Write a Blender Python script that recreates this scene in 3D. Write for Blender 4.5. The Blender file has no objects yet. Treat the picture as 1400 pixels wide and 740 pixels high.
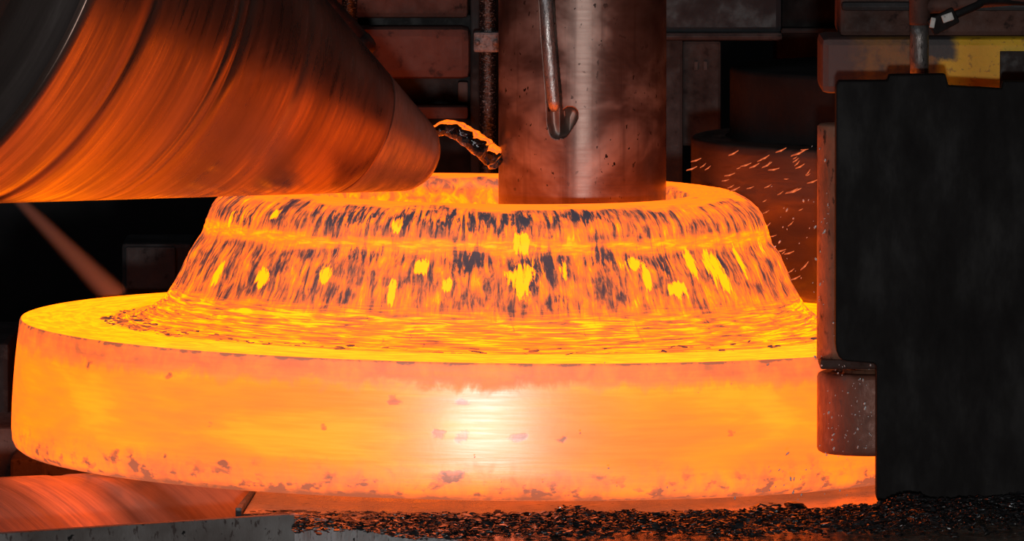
import bpy, bmesh, math, random
import numpy as np
from mathutils import Vector, Matrix, Quaternion
R = math.radians
rng = np.random.default_rng(7); random.seed(7)
SC = bpy.context.scene; COL = SC.collection

# ---------------------------------------------------------------- camera
FPX = 12500.0                                  # focal length in pixels of the 1400 px frame
CAM = (0.05, -15.6, 2.1225); PITCH = math.atan(950 / FPX)
cd = bpy.data.cameras.new('camera'); cam = bpy.data.objects.new('camera', cd); COL.objects.link(cam)
cam.location = CAM; cam.rotation_euler = (R(90) - PITCH, 0, 0)
cd.sensor_width = 36.0; cd.lens = FPX / 1400 * 36.0; cd.clip_end = 200
SC.camera = cam
# ---------------------------------------------------------------- world, lamps, exposure
w = bpy.data.worlds.new('world'); SC.world = w; w.use_nodes = True
w.node_tree.nodes['Background'].inputs[0].default_value = (.75, .85, 1, 1)
w.node_tree.nodes['Background'].inputs[1].default_value = .012
def lamp(name, kind, loc, target, power, color, size):
    l = bpy.data.lights.new(name, kind); l.energy = power; l.color = color
    if kind == 'AREA': l.shape = 'DISK'; l.size = size
    else: l.shadow_soft_size = size
    o = bpy.data.objects.new(name, l); COL.objects.link(o); o.location = loc
    o.rotation_euler = (Vector(target) - Vector(loc)).to_track_quat('-Z', 'Y').to_euler()
    return o
lamp('flash_lamp', 'AREA', (.12, -15.0, 1.5), (.1, 0, .9), 420, (1, .97, .94), .22)
lamp('top_fill', 'AREA', (-3.0, -6.0, 6.5), (0, 0, .8), 60, (.85, .93, 1), 1.5)  # unseen fill light, added overhead to brighten the tops
SC.view_settings.view_transform = 'Standard'; SC.view_settings.look = 'None'
SC.view_settings.exposure = 0.0; SC.view_settings.gamma = 1.0
SC.cycles.use_denoising = True
SC.cycles.max_bounces = 8; SC.cycles.sample_clamp_indirect = 6.0

# ---------------------------------------------------------------- helpers
cp, sp = math.cos(PITCH), math.sin(PITCH)
def ray(x, y):
    dx, dz = (x - 700) / FPX, -(y - 370) / FPX
    return Vector((dx, cp + dz * sp, -sp + dz * cp))
def P(x, y, Y):                                # world point at depth plane Y
    v = ray(x, y); return Vector(CAM) + v * ((Y - CAM[1]) / v.y)
def Pz(x, y, Z):                               # world point at height Z
    v = ray(x, y); return Vector(CAM) + v * ((Z - CAM[2]) / v.z)

def tag(o, label=None, cat=None, group=None, kind=None):
    if label: o['label'] = label
    if cat: o['category'] = cat
    if group: o['group'] = group
    if kind: o['kind'] = kind
    return o
def empty(name, loc=(0, 0, 0), rot=(0, 0, 0)):
    o = bpy.data.objects.new(name, None); COL.objects.link(o); o.location = loc; o.rotation_euler = rot
    o.empty_display_size = .1
    return o
def link(name, me, mat, parent=None, smooth=True):
    o = bpy.data.objects.new(name, me); COL.objects.link(o)
    if mat and not me.materials: me.materials.append(mat)
    if smooth and len(me.polygons): me.polygons.foreach_set('use_smooth', [True] * len(me.polygons))
    if parent: o.parent = parent
    return o
def mesh_pd(name, V, Fc, uv=None):
    me = bpy.data.meshes.new(name); me.from_pydata([tuple(v) for v in V], [], [tuple(f) for f in Fc])
    if uv is not None:
        l = me.uv_layers.new(name='UVMap')
        idx = np.empty(len(me.loops), dtype=np.int32); me.loops.foreach_get('vertex_index', idx)
        l.data.foreach_set('uv', np.asarray(uv, dtype=np.float32)[idx].ravel())
    me.update(); return me
def lathe(name, prof, n, mat, parent=None, a0=-math.pi, closed=True, jitter=None, uscale=1.0, smooth=True):
    """revolve (r, z) pairs about Z; UV = (angle * uscale, arc length); the seam lies at +Y"""
    prof = np.asarray(prof, float); m = len(prof)
    arc = np.concatenate([[0], np.cumsum(np.hypot(*np.diff(prof, axis=0).T))])
    th = np.linspace(0, 2 * math.pi, n + 1) + math.pi / 2
    rr = np.repeat(prof[None, :, 0], n + 1, 0); zz = np.repeat(prof[None, :, 1], n + 1, 0)
    if jitter is not None:
        dr, dz = jitter(th, arc); rr = rr + dr; zz = zz + dz
    V = np.stack([rr * np.cos(th)[:, None], rr * np.sin(th)[:, None], zz], -1).reshape(-1, 3)
    uv = np.stack([np.repeat(((th - math.pi / 2) * uscale)[:, None], m, 1), np.repeat(arc[None], n + 1, 0)], -1).reshape(-1, 2)
    i = np.arange(n)[:, None] * m; j = np.arange(m - 1)[None]
    Fc = np.stack([i + j, i + m + j, i + m + j + 1, i + j + 1], -1).reshape(-1, 4)
    return link(name, mesh_pd(name, V, Fc, uv), mat, parent, smooth)
def bm_obj(name, bm, mat, parent=None, smooth=False):
    me = bpy.data.meshes.new(name); bm.to_mesh(me); bm.free()
    return link(name, me, mat, parent, smooth)
def box_bm(x0, x1, y0, y1, z0, z1, bevel=.004, seg=2, bm=None):
    b = bmesh.new(); bmesh.ops.create_cube(b, size=1)
    for v in b.verts:
        v.co = Vector(((x0 + x1) / 2 + v.co.x * (x1 - x0), (y0 + y1) / 2 + v.co.y * (y1 - y0), (z0 + z1) / 2 + v.co.z * (z1 - z0)))
    if bevel: bmesh.ops.bevel(b, geom=list(b.edges), offset=bevel, segments=seg, affect='EDGES', profile=.6)
    return b
def box(name, x0, x1, y0, y1, z0, z1, mat, parent=None, bevel=.004):
    return bm_obj(name, box_bm(x0, x1, y0, y1, z0, z1, bevel), mat, parent)
def prism(name, pts, axis, a0, a1, mat, parent=None, bevel=.004, seg=3):
    """outline pts extruded along 'y' (pts are x,z) or 'z' (pts are x,y)"""
    b = bmesh.new()
    f = lambda p, t: (p[0], t, p[1]) if axis == 'y' else (p[0], p[1], t)
    lo = [b.verts.new(f(p, a0)) for p in pts]; hi = [b.verts.new(f(p, a1)) for p in pts]
    b.faces.new(lo); b.faces.new(hi[::-1]); n = len(pts)
    for k in range(n): b.faces.new((lo[k], hi[k], hi[(k + 1) % n], lo[(k + 1) % n])[::-1])
    bmesh.ops.recalc_face_normals(b, faces=b.faces)
    if bevel: bmesh.ops.bevel(b, geom=list(b.edges), offset=bevel, segments=seg, affect='EDGES', profile=.6)
    return bm_obj(name, b, mat, parent)
def tube(name, pts, radii, mat, parent=None, n=20, cap=True, flat=1.0, wob=0.0):
    pts = [Vector(p) for p in pts]; m = len(pts)
    if not hasattr(radii, '__len__'): radii = [radii] * m
    V, Fc = [], []; up = Vector((0, 1, 0)); prev = None
    for k, p in enumerate(pts):
        t = (pts[min(k + 1, m - 1)] - pts[max(k - 1, 0)]).normalized()
        if prev is None:
            a = t.cross(up); a = a if a.length > .05 else t.cross(Vector((1, 0, 0)))
        else: a = prev - t * prev.dot(t)
        a.normalize(); prev = a; b = t.cross(a)
        for q in range(n):
            ph = 2 * math.pi * q / n; r = radii[k] * (1 + wob * math.sin(3 * ph + k * .9) + wob * .6 * math.sin(5 * ph - k * 1.7))
            V.append(p + a * (r * math.cos(ph)) + b * (r * flat * math.sin(ph)))
    for k in range(m - 1):
        for q in range(n):
            Fc.append((k * n + q, k * n + (q + 1) % n, (k + 1) * n + (q + 1) % n, (k + 1) * n + q))
    if cap:
        Fc.append(tuple(range(n))[::-1]); Fc.append(tuple((m - 1) * n + q for q in range(n)))
    return link(name, mesh_pd(name, V, Fc), mat, parent)
def spline(pts, n=40):
    pts = [Vector(p) for p in pts]; out = []
    Q = [pts[0] * 2 - pts[1]] + pts + [pts[-1] * 2 - pts[-2]]
    for k in range(1, len(Q) - 2):
        for t in np.linspace(0, 1, n // (len(pts) - 1), endpoint=False):
            a, b, c, d = Q[k - 1:k + 3]
            out.append(.5 * ((2 * b) + (c - a) * t + (2 * a - 5 * b + 4 * c - d) * t * t + (3 * b - a - 3 * c + d) * t ** 3))
    return out + [pts[-1]]

# ---------------------------------------------------------------- materials
class NT:
    def __init__(s, name):
        s.m = bpy.data.materials.new(name); s.m.use_nodes = True; s.t = s.m.node_tree
        s.b = s.t.nodes['Principled BSDF']
    def n(s, typ, **kw):
        nd = s.t.nodes.new(typ)
        for k, v in kw.items():
            if k.startswith('i_'):
                nd.inputs[int(k[2:])].default_value = v
            else: setattr(nd, k, v)
        return nd
    def l(s, a, b): s.t.links.new(a, b)
    def coord(s, kind='Object', scale=(1, 1, 1), rot=(0, 0, 0), loc=(0, 0, 0)):
        tc = s.n('ShaderNodeTexCoord'); mp = s.n('ShaderNodeMapping')
        mp.inputs['Scale'].default_value = scale; mp.inputs['Rotation'].default_value = rot; mp.inputs['Location'].default_value = loc
        s.l(tc.outputs[kind], mp.inputs[0]); return mp.outputs[0]
    def noise(s, vec, scale=1.0, detail=4, rough=.55, dist=0.0):
        nd = s.n('ShaderNodeTexNoise'); nd.inputs['Scale'].default_value = scale; nd.inputs['Detail'].default_value = detail
        nd.inputs['Roughness'].default_value = rough; nd.inputs['Distortion'].default_value = dist
        s.l(vec, nd.inputs['Vector']); return nd.outputs[0]
    def ramp(s, fac, stops, interp='LINEAR'):
        nd = s.n('ShaderNodeValToRGB'); cr = nd.color_ramp; cr.interpolation = interp
        while len(cr.elements) < len(stops): cr.elements.new(.5)
        for e, (p, c) in zip(cr.elements, stops):
            e.position = p; e.color = (*c, 1) if len(c) == 3 else c
        s.l(fac, nd.inputs[0]); return nd.outputs[0]
    def math(s, op, a, b=None, clamp=False):
        nd = s.n('ShaderNodeMath', operation=op); nd.use_clamp = clamp
        for k, v in enumerate((a, b)):
            if v is None: continue
            if isinstance(v, (int, float)): nd.inputs[k].default_value = v
            else: s.l(v, nd.inputs[k])
        return nd.outputs[0]
    def mrange(s, v, a, b, c=0.0, d=1.0, smooth=True):
        nd = s.n('ShaderNodeMapRange'); nd.interpolation_type = 'SMOOTHSTEP' if smooth else 'LINEAR'
        s.l(v, nd.inputs[0])
        for k, x in enumerate((a, b, c, d)): nd.inputs[k + 1].default_value = x
        return nd.outputs[0]
    def mix(s, f, a, b, blend='MIX'):
        nd = s.n('ShaderNodeMix', data_type='RGBA', blend_type=blend)
        for k, v in ((0, f), (6, a), (7, b)):
            if isinstance(v, (int, float)): nd.inputs[k].default_value = v
            elif isinstance(v, tuple): nd.inputs[k].default_value = (*v, 1) if len(v) == 3 else v
            else: s.l(v, nd.inputs[k])
        return nd.outputs[2]
    def bump(s, h, strength=.4, dist=.004):
        nd = s.n('ShaderNodeBump'); nd.inputs['Strength'].default_value = strength; nd.inputs['Distance'].default_value = dist
        s.l(h, nd.inputs['Height']); s.l(nd.outputs[0], s.b.inputs['Normal']); return nd
    def set(s, **kw):
        for k, v in kw.items():
            sock = s.b.inputs[k.replace('_', ' ')]
            if isinstance(v, (int, float)): sock.default_value = v
            elif isinstance(v, tuple): sock.default_value = (*v, 1) if len(v) == 3 else v
            else: s.l(v, sock)
        return s
def mottled(name, c1, c2, scale=8, rough=.6, metallic=0.0, c3=None, bump=.3, stretch=(1, 1, 1), spec=.2, detail=6, lo=.35, hi=.65, rvar=.15):
    """painted, rusty or scaled metal: two or three tones broken up by noise, with relief"""
    t = NT(name); v = t.coord('Object', stretch)
    a = t.noise(v, scale, detail, .62); b = t.noise(v, scale * 5.3, 5, .6)
    col = t.ramp(a, [(lo, c1), (hi, c2)])
    if c3: col = t.mix(t.mrange(b, .56, .7), col, c3)
    t.set(Base_Color=col, Metallic=metallic, Specular_IOR_Level=spec,
          Roughness=t.mrange(b, .3, .7, max(rough - rvar, .05), min(rough + rvar, 1)))
    t.bump(t.math('ADD', a, t.math('MULTIPLY', b, .5)), bump, .006)
    return t.m

M = {}
M['rust'] = mottled('rusty_steel', (.045, .022, .018), (.11, .05, .038), 9, .7, .0, (.03, .016, .014), .4)
M['rust_red'] = mottled('red_brown_steel', (.085, .04, .033), (.13, .056, .043), 7, .7, 0, (.05, .028, .025), .35)
M['dark'] = mottled('dark_steel', (.014, .014, .015), (.035, .034, .035), 6, .65, 0, (.05, .05, .05), .4)
M['grey'] = mottled('dusty_grey_steel', (.05, .05, .052), (.11, .105, .105), 8, .65, .0, (.035, .034, .035), .4)
M['black'] = mottled('black_recess', (.006, .005, .005), (.014, .012, .012), 5, .8, 0, None, .2)
M['wet_pipe'] = mottled('wet_black_pipe', (.012, .010, .010), (.03, .026, .025), 30, .2, .3, (.3, .28, .27), .6, (1, 1, 2), .8)  # pale flecks put the glints of the wet surface into the colour
M['clamp'] = mottled('grey_clamp_steel', (.12, .11, .11), (.25, .24, .24), 40, .5, .3, (.05, .045, .04), .4)
M['arm'] = mottled('black_paint', (.012, .0115, .0115), (.02, .019, .019), 4, .55, 0, None, .12)

def forged_emission(t, T):
    """colour of the metal by its temperature, 0 = black scale .. 1 = yellow hot"""
    return t.ramp(T, [(0, (.035, .025, .035)), (.16, (.2, .06, .035)), (.34, (.75, .13, .03)), (.52, (1.7, .21, .022)),
                      (.72, (2.8, .315, .008)), (.88, (3.4, .5, .003)), (1, (3.8, .72, .001))])

def neck_material():
    t = NT('hot_scaled_neck'); tc = t.n('ShaderNodeTexCoord'); sx = t.n('ShaderNodeSeparateXYZ'); so = t.n('ShaderNodeSeparateXYZ')
    t.l(tc.outputs['UV'], sx.inputs[0]); t.l(tc.outputs['Object'], so.inputs[0]); z = so.outputs[2]
    zoff = t.math('ADD', z, t.math('MULTIPLY', t.math('SUBTRACT', t.noise(t.coord('UV', (9, 40, 1)), 1, 3), .5), .03))
    # drips run down the wall, fine ripples run round the foot
    drip = t.noise(t.coord('UV', (66, 11, 1)), 1, 5, .66, .8)
    drip2 = t.noise(t.coord('UV', (120, 30, 1), loc=(3, 1, 0)), 1, 4, .66, .9)
    rip = t.noise(t.coord('UV', (15, 170, 1), loc=(7, 0, 0)), 1, 4, .6, .9)
    blotch = t.noise(t.coord('UV', (16, 24, 1), loc=(1, 5, 0)), 1, 3, .5, .3)
    wall = t.math('ADD', t.math('MULTIPLY', drip, .62), t.math('MULTIPLY', drip2, .38))
    wallT = t.mrange(wall, .37, .63, .02, .80, False)
    wallT = t.math('ADD', wallT, t.mrange(blotch, .3, .75, -.2, .2))
    footT = t.math('ADD', t.mrange(rip, .34, .62, .3, 1.06, False), t.mrange(blotch, .3, .7, -.2, .1))
    T = t.n('ShaderNodeMix', data_type='FLOAT'); t.l(t.mrange(zoff, .272, .298), T.inputs[0]); t.l(footT, T.inputs[2]); t.l(wallT, T.inputs[3])
    T = T.outputs[0]
    # a hotter belt under the rounded shoulder, a hot smooth rim
    belt = t.math('MULTIPLY', t.mrange(zoff, .372, .39), t.mrange(zoff, .41, .396))
    beltT = t.mrange(t.noise(t.coord('UV', (30, 150, 1)), 1, 3), .3, .7, .58, .95)
    def mixf(f, a, b):
        nd = t.n('ShaderNodeMix', data_type='FLOAT'); t.l(f, nd.inputs[0])
        for k, v in ((2, a), (3, b)):
            if isinstance(v, (int, float)): nd.inputs[k].default_value = v
            else: t.l(v, nd.inputs[k])
        return nd.outputs[0]
    T = mixf(t.math('MULTIPLY', belt, t.mrange(blotch, .28, .5, .35, .95)), T, beltT)
    # patches where the scale has burst off and the hotter metal shows
    at = t.n('ShaderNodeAttribute', attribute_name='burst')
    br = t.math('ADD', at.outputs['Fac'], t.math('MULTIPLY', t.math('SUBTRACT', t.math('ADD', t.math('MULTIPLY', drip, .5), t.math('MULTIPLY', drip2, .5)), .5), 3.0))
    T = t.math('MAXIMUM', T, t.mrange(br, .34, .62, 0, .97))
    sc = t.n('ShaderNodeAttribute', attribute_name='scale')          # thick black scale
    T = t.math('SUBTRACT', T, t.math('MULTIPLY', t.mrange(t.math('ADD', sc.outputs['Fac'], t.math('MULTIPLY', t.math('SUBTRACT', wall, .5), -5.5)), .45, 1.1), .34))
    # the top rim and the bore: smooth
    rimT = t.mrange(t.noise(t.coord('UV', (14, 240, 1)), 1, 3), .3, .7, .62, .74)
    rim = t.mrange(zoff, .4485, .4535)
    T = mixf(rim, T, rimT)
    rad = t.n('ShaderNodeVectorMath', operation='LENGTH'); cx = t.n('ShaderNodeCombineXYZ'); t.l(so.outputs[0], cx.inputs[0]); t.l(so.outputs[1], cx.inputs[1])
    t.l(cx.outputs[0], rad.inputs[0])
    bore = t.mrange(rad.outputs['Value'], .349, .345)
    boreT = t.mrange(t.noise(t.coord('UV', (34, 46, 1)), 1, 4, .6, .6), .3, .7, .38, .95)
    boreT = t.math('SUBTRACT', boreT, t.mrange(z, .405, .45, 0, .22))
    T = mixf(bore, T, boreT)
    # the flat of the flange beyond the foot
    flat = t.mrange(rad.outputs['Value'], .632, .642)
    T = t.math('MAXIMUM', T, 0.0)
    t.set(Base_Color=t.ramp(T, [(0, (.11, .095, .10)), (.3, (.16, .11, .10)), (.6, (.08, .06, .05)), (1, (.06, .05, .04))]), Roughness=.5, Specular_IOR_Level=.4,
          Emission_Color=forged_emission(t, T), Emission_Strength=1.0)
    t.bump(t.math('ADD', T, t.math('MULTIPLY', rip, .4)), .5, -.003)
    return t.m
def flange_material():
    t = NT('hot_flange'); tc = t.n('ShaderNodeTexCoord'); so = t.n('ShaderNodeSeparateXYZ'); t.l(tc.outputs['Object'], so.inputs[0]); z = so.outputs[2]
    soft = t.noise(t.coord('UV', (3.2, 12, 1)), 1, 4, .55, .4)
    rub = t.noise(t.coord('UV', (10, 150, 1)), 1, 3, .55)
    edge = t.noise(t.coord('UV', (22, 16, 1)), 1, 5, .65, .4)
    spots = t.noise(t.coord('UV', (26, 44, 1), loc=(2, 3, 0)), 1, 4, .6)
    T = t.math('ADD', t.mrange(soft, .3, .7, .59, .80), t.mrange(rub, .3, .7, -.022, .022))
    zz = t.math('ADD', z, t.math('MULTIPLY', t.math('SUBTRACT', edge, .5), .07))
    top = t.mrange(zz, .176, .199); bot = t.mrange(zz, .07, .0)
    T = t.math('SUBTRACT', T, t.math('MULTIPLY', top, t.mrange(edge, .3, .7, .34, .16)))
    T = t.math('SUBTRACT', T, t.math('MULTIPLY', bot, t.mrange(edge, .3, .65, .30, .1)))
    T = t.math('SUBTRACT', T, t.math('MULTIPLY', t.mrange(z, .016, .002), .24))
    T = t.math('SUBTRACT', T, t.math('MULTIPLY', t.mrange(t.math('ADD', z, t.math('MULTIPLY', t.math('SUBTRACT', spots, .5), .02)), .2215, .2255), t.mrange(edge, .4, .6, .3, .0)))
    sp_ = t.n('ShaderNodeAttribute', attribute_name='scale')
    T = t.math('SUBTRACT', T, t.math('MULTIPLY', t.mrange(t.math('ADD', sp_.outputs['Fac'], t.math('MULTIPLY', t.math('SUBTRACT', spots, .5), 1.7)), .5, .8), .36))
    T = t.math('SUBTRACT', T, t.math('MULTIPLY', t.math('MULTIPLY', bot, t.mrange(spots, .53, .62)), .34))
    # the upward face is scrubbed clean and hotter
    rad = t.n('ShaderNodeVectorMath', operation='LENGTH'); cx = t.n('ShaderNodeCombineXYZ'); t.l(so.outputs[0], cx.inputs[0]); t.l(so.outputs[1], cx.inputs[1]); t.l(cx.outputs[0], rad.inputs[0])
    face = t.math('MULTIPLY', t.mrange(z, .2255, .2268), t.mrange(rad.outputs['Value'], .797, .792))
    rays_ = t.noise(t.coord('UV', (18, 60, 1)), 1, 4, .6, .5)
    faceT = t.mrange(rays_, .28, .7, .82, 1.0)
    nd = t.n('ShaderNodeMix', data_type='FLOAT'); t.l(face, nd.inputs[0]); t.l(T, nd.inputs[2]); t.l(faceT, nd.inputs[3]); T = t.math('MAXIMUM', nd.outputs[0], .24)
    t.set(Base_Color=t.mix(face, (.19, .125, .095), (.07, .06, .045)), Roughness=t.math('ADD', t.mrange(rub, .3, .7, .35, .40), t.math('MULTIPLY', t.math('MAXIMUM', top, bot), .3)), IOR=3.0,
          Emission_Color=forged_emission(t, T), Emission_Strength=1.0)
    t.bump(t.math('ADD', t.math('ADD', rub, t.math('MULTIPLY', edge, .8)), T), .09, .0025)
    return t.m
def roll_steel(name, c1, c2, c3, ku, kv, metallic=.75, rough=.42, bump=.25, seed=0.0):
    """turned and worn roll steel: marks run round the axis (UV u = angle, v = generator length)"""
    t = NT(name)
    fine = t.noise(t.coord('UV', (ku, kv, 1), loc=(seed, 0, 0)), 1, 5, .65, .2)
    band = t.noise(t.coord('UV', (.25, kv * .09, 1), loc=(seed + 3, 0, 0)), 1, 3, .55)
    bl = t.noise(t.coord('UV', (ku * 1.7, kv * .12, 1), loc=(seed + 9, 0, 0)), 1, 4, .6, .4)
    col = t.ramp(band, [(.36, c1), (.5, c2), (.66, c3)])
    col = t.mix(t.mrange(fine, .4, .8, 0, .45), col, c1)
    col = t.mix(t.mrange(bl, .55, .75, 0, .5), col, c3)
    t.set(Base_Color=col, Metallic=metallic, Roughness=t.mrange(t.math('ADD', fine, t.math('MULTIPLY', bl, .4)), .45, .9, rough - .1, rough + .18), Specular_IOR_Level=.5)
    t.bump(t.math('ADD', fine, t.math('MULTIPLY', band, 1.2)), bump, .003)
    return t.m
M['neck'] = neck_material(); M['flange'] = flange_material()
M['cone'] = roll_steel('worn_cone_steel', (.13, .08, .068), (.195, .122, .10), (.26, .165, .135), 1.1, 70, .8, .3, .1)
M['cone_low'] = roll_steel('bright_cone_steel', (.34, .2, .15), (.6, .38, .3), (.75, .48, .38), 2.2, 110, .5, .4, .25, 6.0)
M['nose'] = roll_steel('scorched_cone_nose', (.10, .085, .08), (.24, .2, .19), (.34, .25, .22), 2, 80, .7, .36, .25, 4.0)
M['collar'] = roll_steel('dark_collar_steel', (.028, .02, .018), (.05, .036, .032), (.07, .05, .045), 2, 60, .2, .7)
M['mainroll'] = roll_steel('dark_main_roll_steel', (.03, .02, .017), (.07, .045, .038), (.12, .08, .065), 4, 40, .5, .36)

# ---------------------------------------------------------------- setting
def plane_box(name, x0, x1, y0, y1, z0, z1, mat):
    return tag(box(name, x0, x1, y0, y1, z0, z1, mat, None, 0), kind='structure')
M['floor'] = mottled('oily_floor', (.012, .011, .01), (.03, .028, .026), 1.5, .6, 0, (.05, .05, .05), .2)
M['wall'] = mottled('dark_hall_wall', (.008, .008, .009), (.02, .02, .022), .7, .8, 0, None, .1)
plane_box('floor', -8, 8, -18, 6.2, -.2, 0, M['floor'])
plane_box('wall_back', -8, 8, 6, 6.2, 0, 7, M['wall'])
plane_box('wall_left', -8.2, -8, -18, 6.2, 0, 7, M['wall'])
plane_box('wall_right', 8, 8.2, -18, 6.2, 0, 7, M['wall'])

# ---------------------------------------------------------------- the hot ring
TILT = .0155; ZB = .62
ring = tag(empty('forged_ring', (0, 0, ZB), (0, TILT, 0)), 'glowing orange hot steel ring with a wide flange and a tapering scaled neck', 'forging')
def vnoise(u, v, seed):                        # smooth periodic-in-u value noise
    r = np.random.default_rng(seed); nu, nv = 64, 64; g = r.random((nu, nv))
    iu, iv = np.floor(u).astype(int), np.floor(v).astype(int); fu, fv = u - iu, v - iv
    fu, fv = fu * fu * (3 - 2 * fu), fv * fv * (3 - 2 * fv)
    G = lambda a, b: g[a % nu, b % nv]
    return (G(iu, iv) * (1 - fu) + G(iu + 1, iv) * fu) * (1 - fv) + (G(iu, iv + 1) * (1 - fu) + G(iu + 1, iv + 1) * fu) * fv - .5
def fine_prof(p, step=.005):
    out = [p[0]]
    for a, b in zip(p[:-1], p[1:]):
        k = max(1, int(math.hypot(b[0] - a[0], b[1] - a[1]) / step))
        out += [(a[0] + (b[0] - a[0]) * q / k, a[1] + (b[1] - a[1]) * q / k) for q in range(1, k + 1)]
    return out
fl = [(.344, 0), (.55, 0), (.778, 0), (.792, .003), (.801, .010), (.8055, .02), (.8075, .04), (.8070, .08), (.8050, .12), (.8020, .16), (.7990, .19), (.7965, .212), (.7955, .222), (.7935, .2262), (.789, .2275), (.70, .2275), (.64, .2275)]
nk = [(.64, .2275), (.622, .2292), (.60, .2335), (.583, .2395), (.568, .248), (.556, .257), (.545, .268), (.533, .287), (.521, .31), (.509, .338),
      (.503, .350), (.488, .372), (.4825, .386), (.479, .40), (.471, .421), (.464, .431), (.453, .441), (.44, .449), (.428, .4545), (.4225, .456), (.40, .4565), (.36, .456), (.351, .4545), (.346, .451), (.344, .445), (.344, .36), (.344, .2), (.344, 0)]
def neck_jit(th, arc):
    k = th[:, None] * 64 / (2 * math.pi)
    amp = np.clip((arc - .02) / .05, 0, 1) * np.clip((.40 - arc) / .03, 0, 1) if len(arc) else 0
    d = vnoise(k * 3, np.repeat(arc[None], len(th), 0) * 25, 1) * .0035 + vnoise(k * 5, arc[None] * 90 + 0 * k, 2) * .0025
    return d * amp, d * 0
flange = lathe('flange', fine_prof(fl, .008), 384, M['flange'], ring, uscale=.8)
neck = lathe('neck', fine_prof(nk, .004), 448, M['neck'], ring, uscale=.5, jitter=neck_jit)
neck['label'] = 'scale streaked tapering neck'
ring_inv = Matrix.LocRotScale(Vector((0, 0, ZB)), Quaternion((0, 1, 0), TILT), None).inverted()
def on_ring(o, x, y):
    """angle and height of the ring surface seen at a pixel, from its own profile (front side)"""
    best = None
    me = o.data; co = np.empty(len(me.vertices) * 3); me.vertices.foreach_get('co', co); return co.reshape(-1, 3)
def spots_attr(o, name, spots):
    """oval marks fixed to the surface: centre given on the surface, radii in metres (round, along)"""
    me = o.data; co = np.empty(len(me.vertices) * 3); me.vertices.foreach_get('co', co); co = co.reshape(-1, 3)
    ang = np.arctan2(co[:, 0], -co[:, 1]); r = np.hypot(co[:, 0], co[:, 1]); val = np.zeros(len(co))
    rm = r.max()
    for a, z, ra, rz in spots:
        d = ((ang - a) * r / ra) ** 2 + ((co[:, 2] - z) / rz) ** 2
        val = np.maximum(val, np.exp(-.7 * d))
    at = me.attributes.new(name, 'FLOAT', 'POINT'); at.data.foreach_set('value', val.astype(np.float32))
def surf(prof, x, y):
    """(angle, local height) where the sight line through a pixel meets the lathe profile"""
    o = ring_inv @ Vector(CAM); d = (ring_inv.to_3x3() @ ray(x, y)).normalized()
    zs = np.array(prof)
    for s in np.arange(14.4, 16.2, .0015):
        p = o + d * s; r = math.hypot(p.x, p.y)
        if 0 <= p.z <= zs[:, 1].max():
            k = np.interp(p.z, zs[:, 1], zs[:, 0]) if zs[0, 1] < zs[-1, 1] else np.interp(p.z, zs[::-1, 1], zs[::-1, 0])
            if r <= k: return math.atan2(p.x, -p.y), p.z
    return 0.0, .1
outer = [p for p in nk if p[1] >= .2275][:20]
px = 1 / 800.
bursts = []
for x, y, a, b in [(714, 382, 15, 22), (703, 375, 8, 9), (712, 332, 13, 16), (544, 308, 7, 10), (975, 362, 17, 24), (990, 385, 10, 14), (943, 358, 8, 20), (882, 375, 6, 24), (575, 366, 8, 10),
                   (444, 376, 8, 12), (316, 300, 6, 14), (377, 294, 7, 8), (866, 360, 12, 9), (612, 392, 6, 10), (360, 380, 12, 12), (1008, 352, 6, 22), (925, 395, 14, 10), (300, 372, 6, 16), (535, 400, 5, 18), (1040, 340, 5, 20), (770, 368, 4, 16)]:
    q = surf(outer, x, y); bursts.append((q[0], q[1], a * px * 1.1, b * px * 1.0))
spots_attr(neck, 'burst', bursts)
scales = []
for x, y, a, b in [(640, 303, 60, 14), (560, 300, 30, 12), (480, 298, 40, 12), (700, 300, 30, 12), (735, 360, 22, 24), (640, 352, 30, 16), (905, 352, 12, 22), (830, 352, 26, 12), (770, 412, 14, 10), (500, 345, 40, 10), (330, 295, 30, 14), (790, 296, 40, 8), (930, 272, 40, 6)]:
    q = surf(outer, x, y); scales.append((q[0], q[1], a * px, b * px))
spots_attr(neck, 'scale', scales)
fs = []
flo = [(.8, 0), (.8065, .08), (.798, .2275)]
for x, y, a, b in [(541, 547, 11, 8), (600, 594, 10, 7), (632, 598, 11, 11), (632, 548, 16, 6), (708, 598, 16, 6), (765, 603, 7, 6), (290, 582, 8, 7), (226, 624, 6, 6), (308, 632, 9, 7), (160, 620, 12, 9), (185, 635, 14, 12), (120, 625, 8, 10), (620, 650, 18, 10), (1000, 593, 8, 6), (1048, 668, 10, 6), (445, 583, 6, 5), (122, 500, 10, 10), (230, 513, 8, 6), (938, 665, 12, 6), (55, 622, 6, 8), (690, 560, 5, 4)]:
    q = surf(flo, x, y); fs.append((q[0], q[1], a * px, b * px))
spots_attr(flange, 'scale', fs)
# curled flakes of black scale lying along the foot of the neck
def flakes(n, sampler, size, thick=.35, seed=3):
    r = np.random.default_rng(seed); V, Fc = [], []
    for _ in range(n):
        c, s0, yaw, tilt = sampler(r); s0 = min(s0, 2.2) * size
        k = 6; m = Matrix.Rotation(yaw, 3, 'Z') @ Matrix.Rotation(tilt, 3, 'X') @ Matrix.Rotation(r.normal(0, .15), 3, 'Y')
        b = len(V); asp = r.uniform(.35, .9)
        for h in (0, 1):
            for q in range(k):
                a = 2 * math.pi * q / k + r.uniform(-.3, .3); rr = r.uniform(.65, 1.15)
                V.append(Vector(c) + m @ Vector((math.cos(a) * rr * s0, math.sin(a) * rr * s0 * asp, (h - .5) * thick * s0 * .5)))
        Fc.append(tuple(b + q for q in range(k))[::-1]); Fc.append(tuple(b + k + q for q in range(k)))
        for q in range(k): Fc.append((b + q, b + (q + 1) % k, b + k + (q + 1) % k, b + k + q))
    return V, Fc
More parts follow.
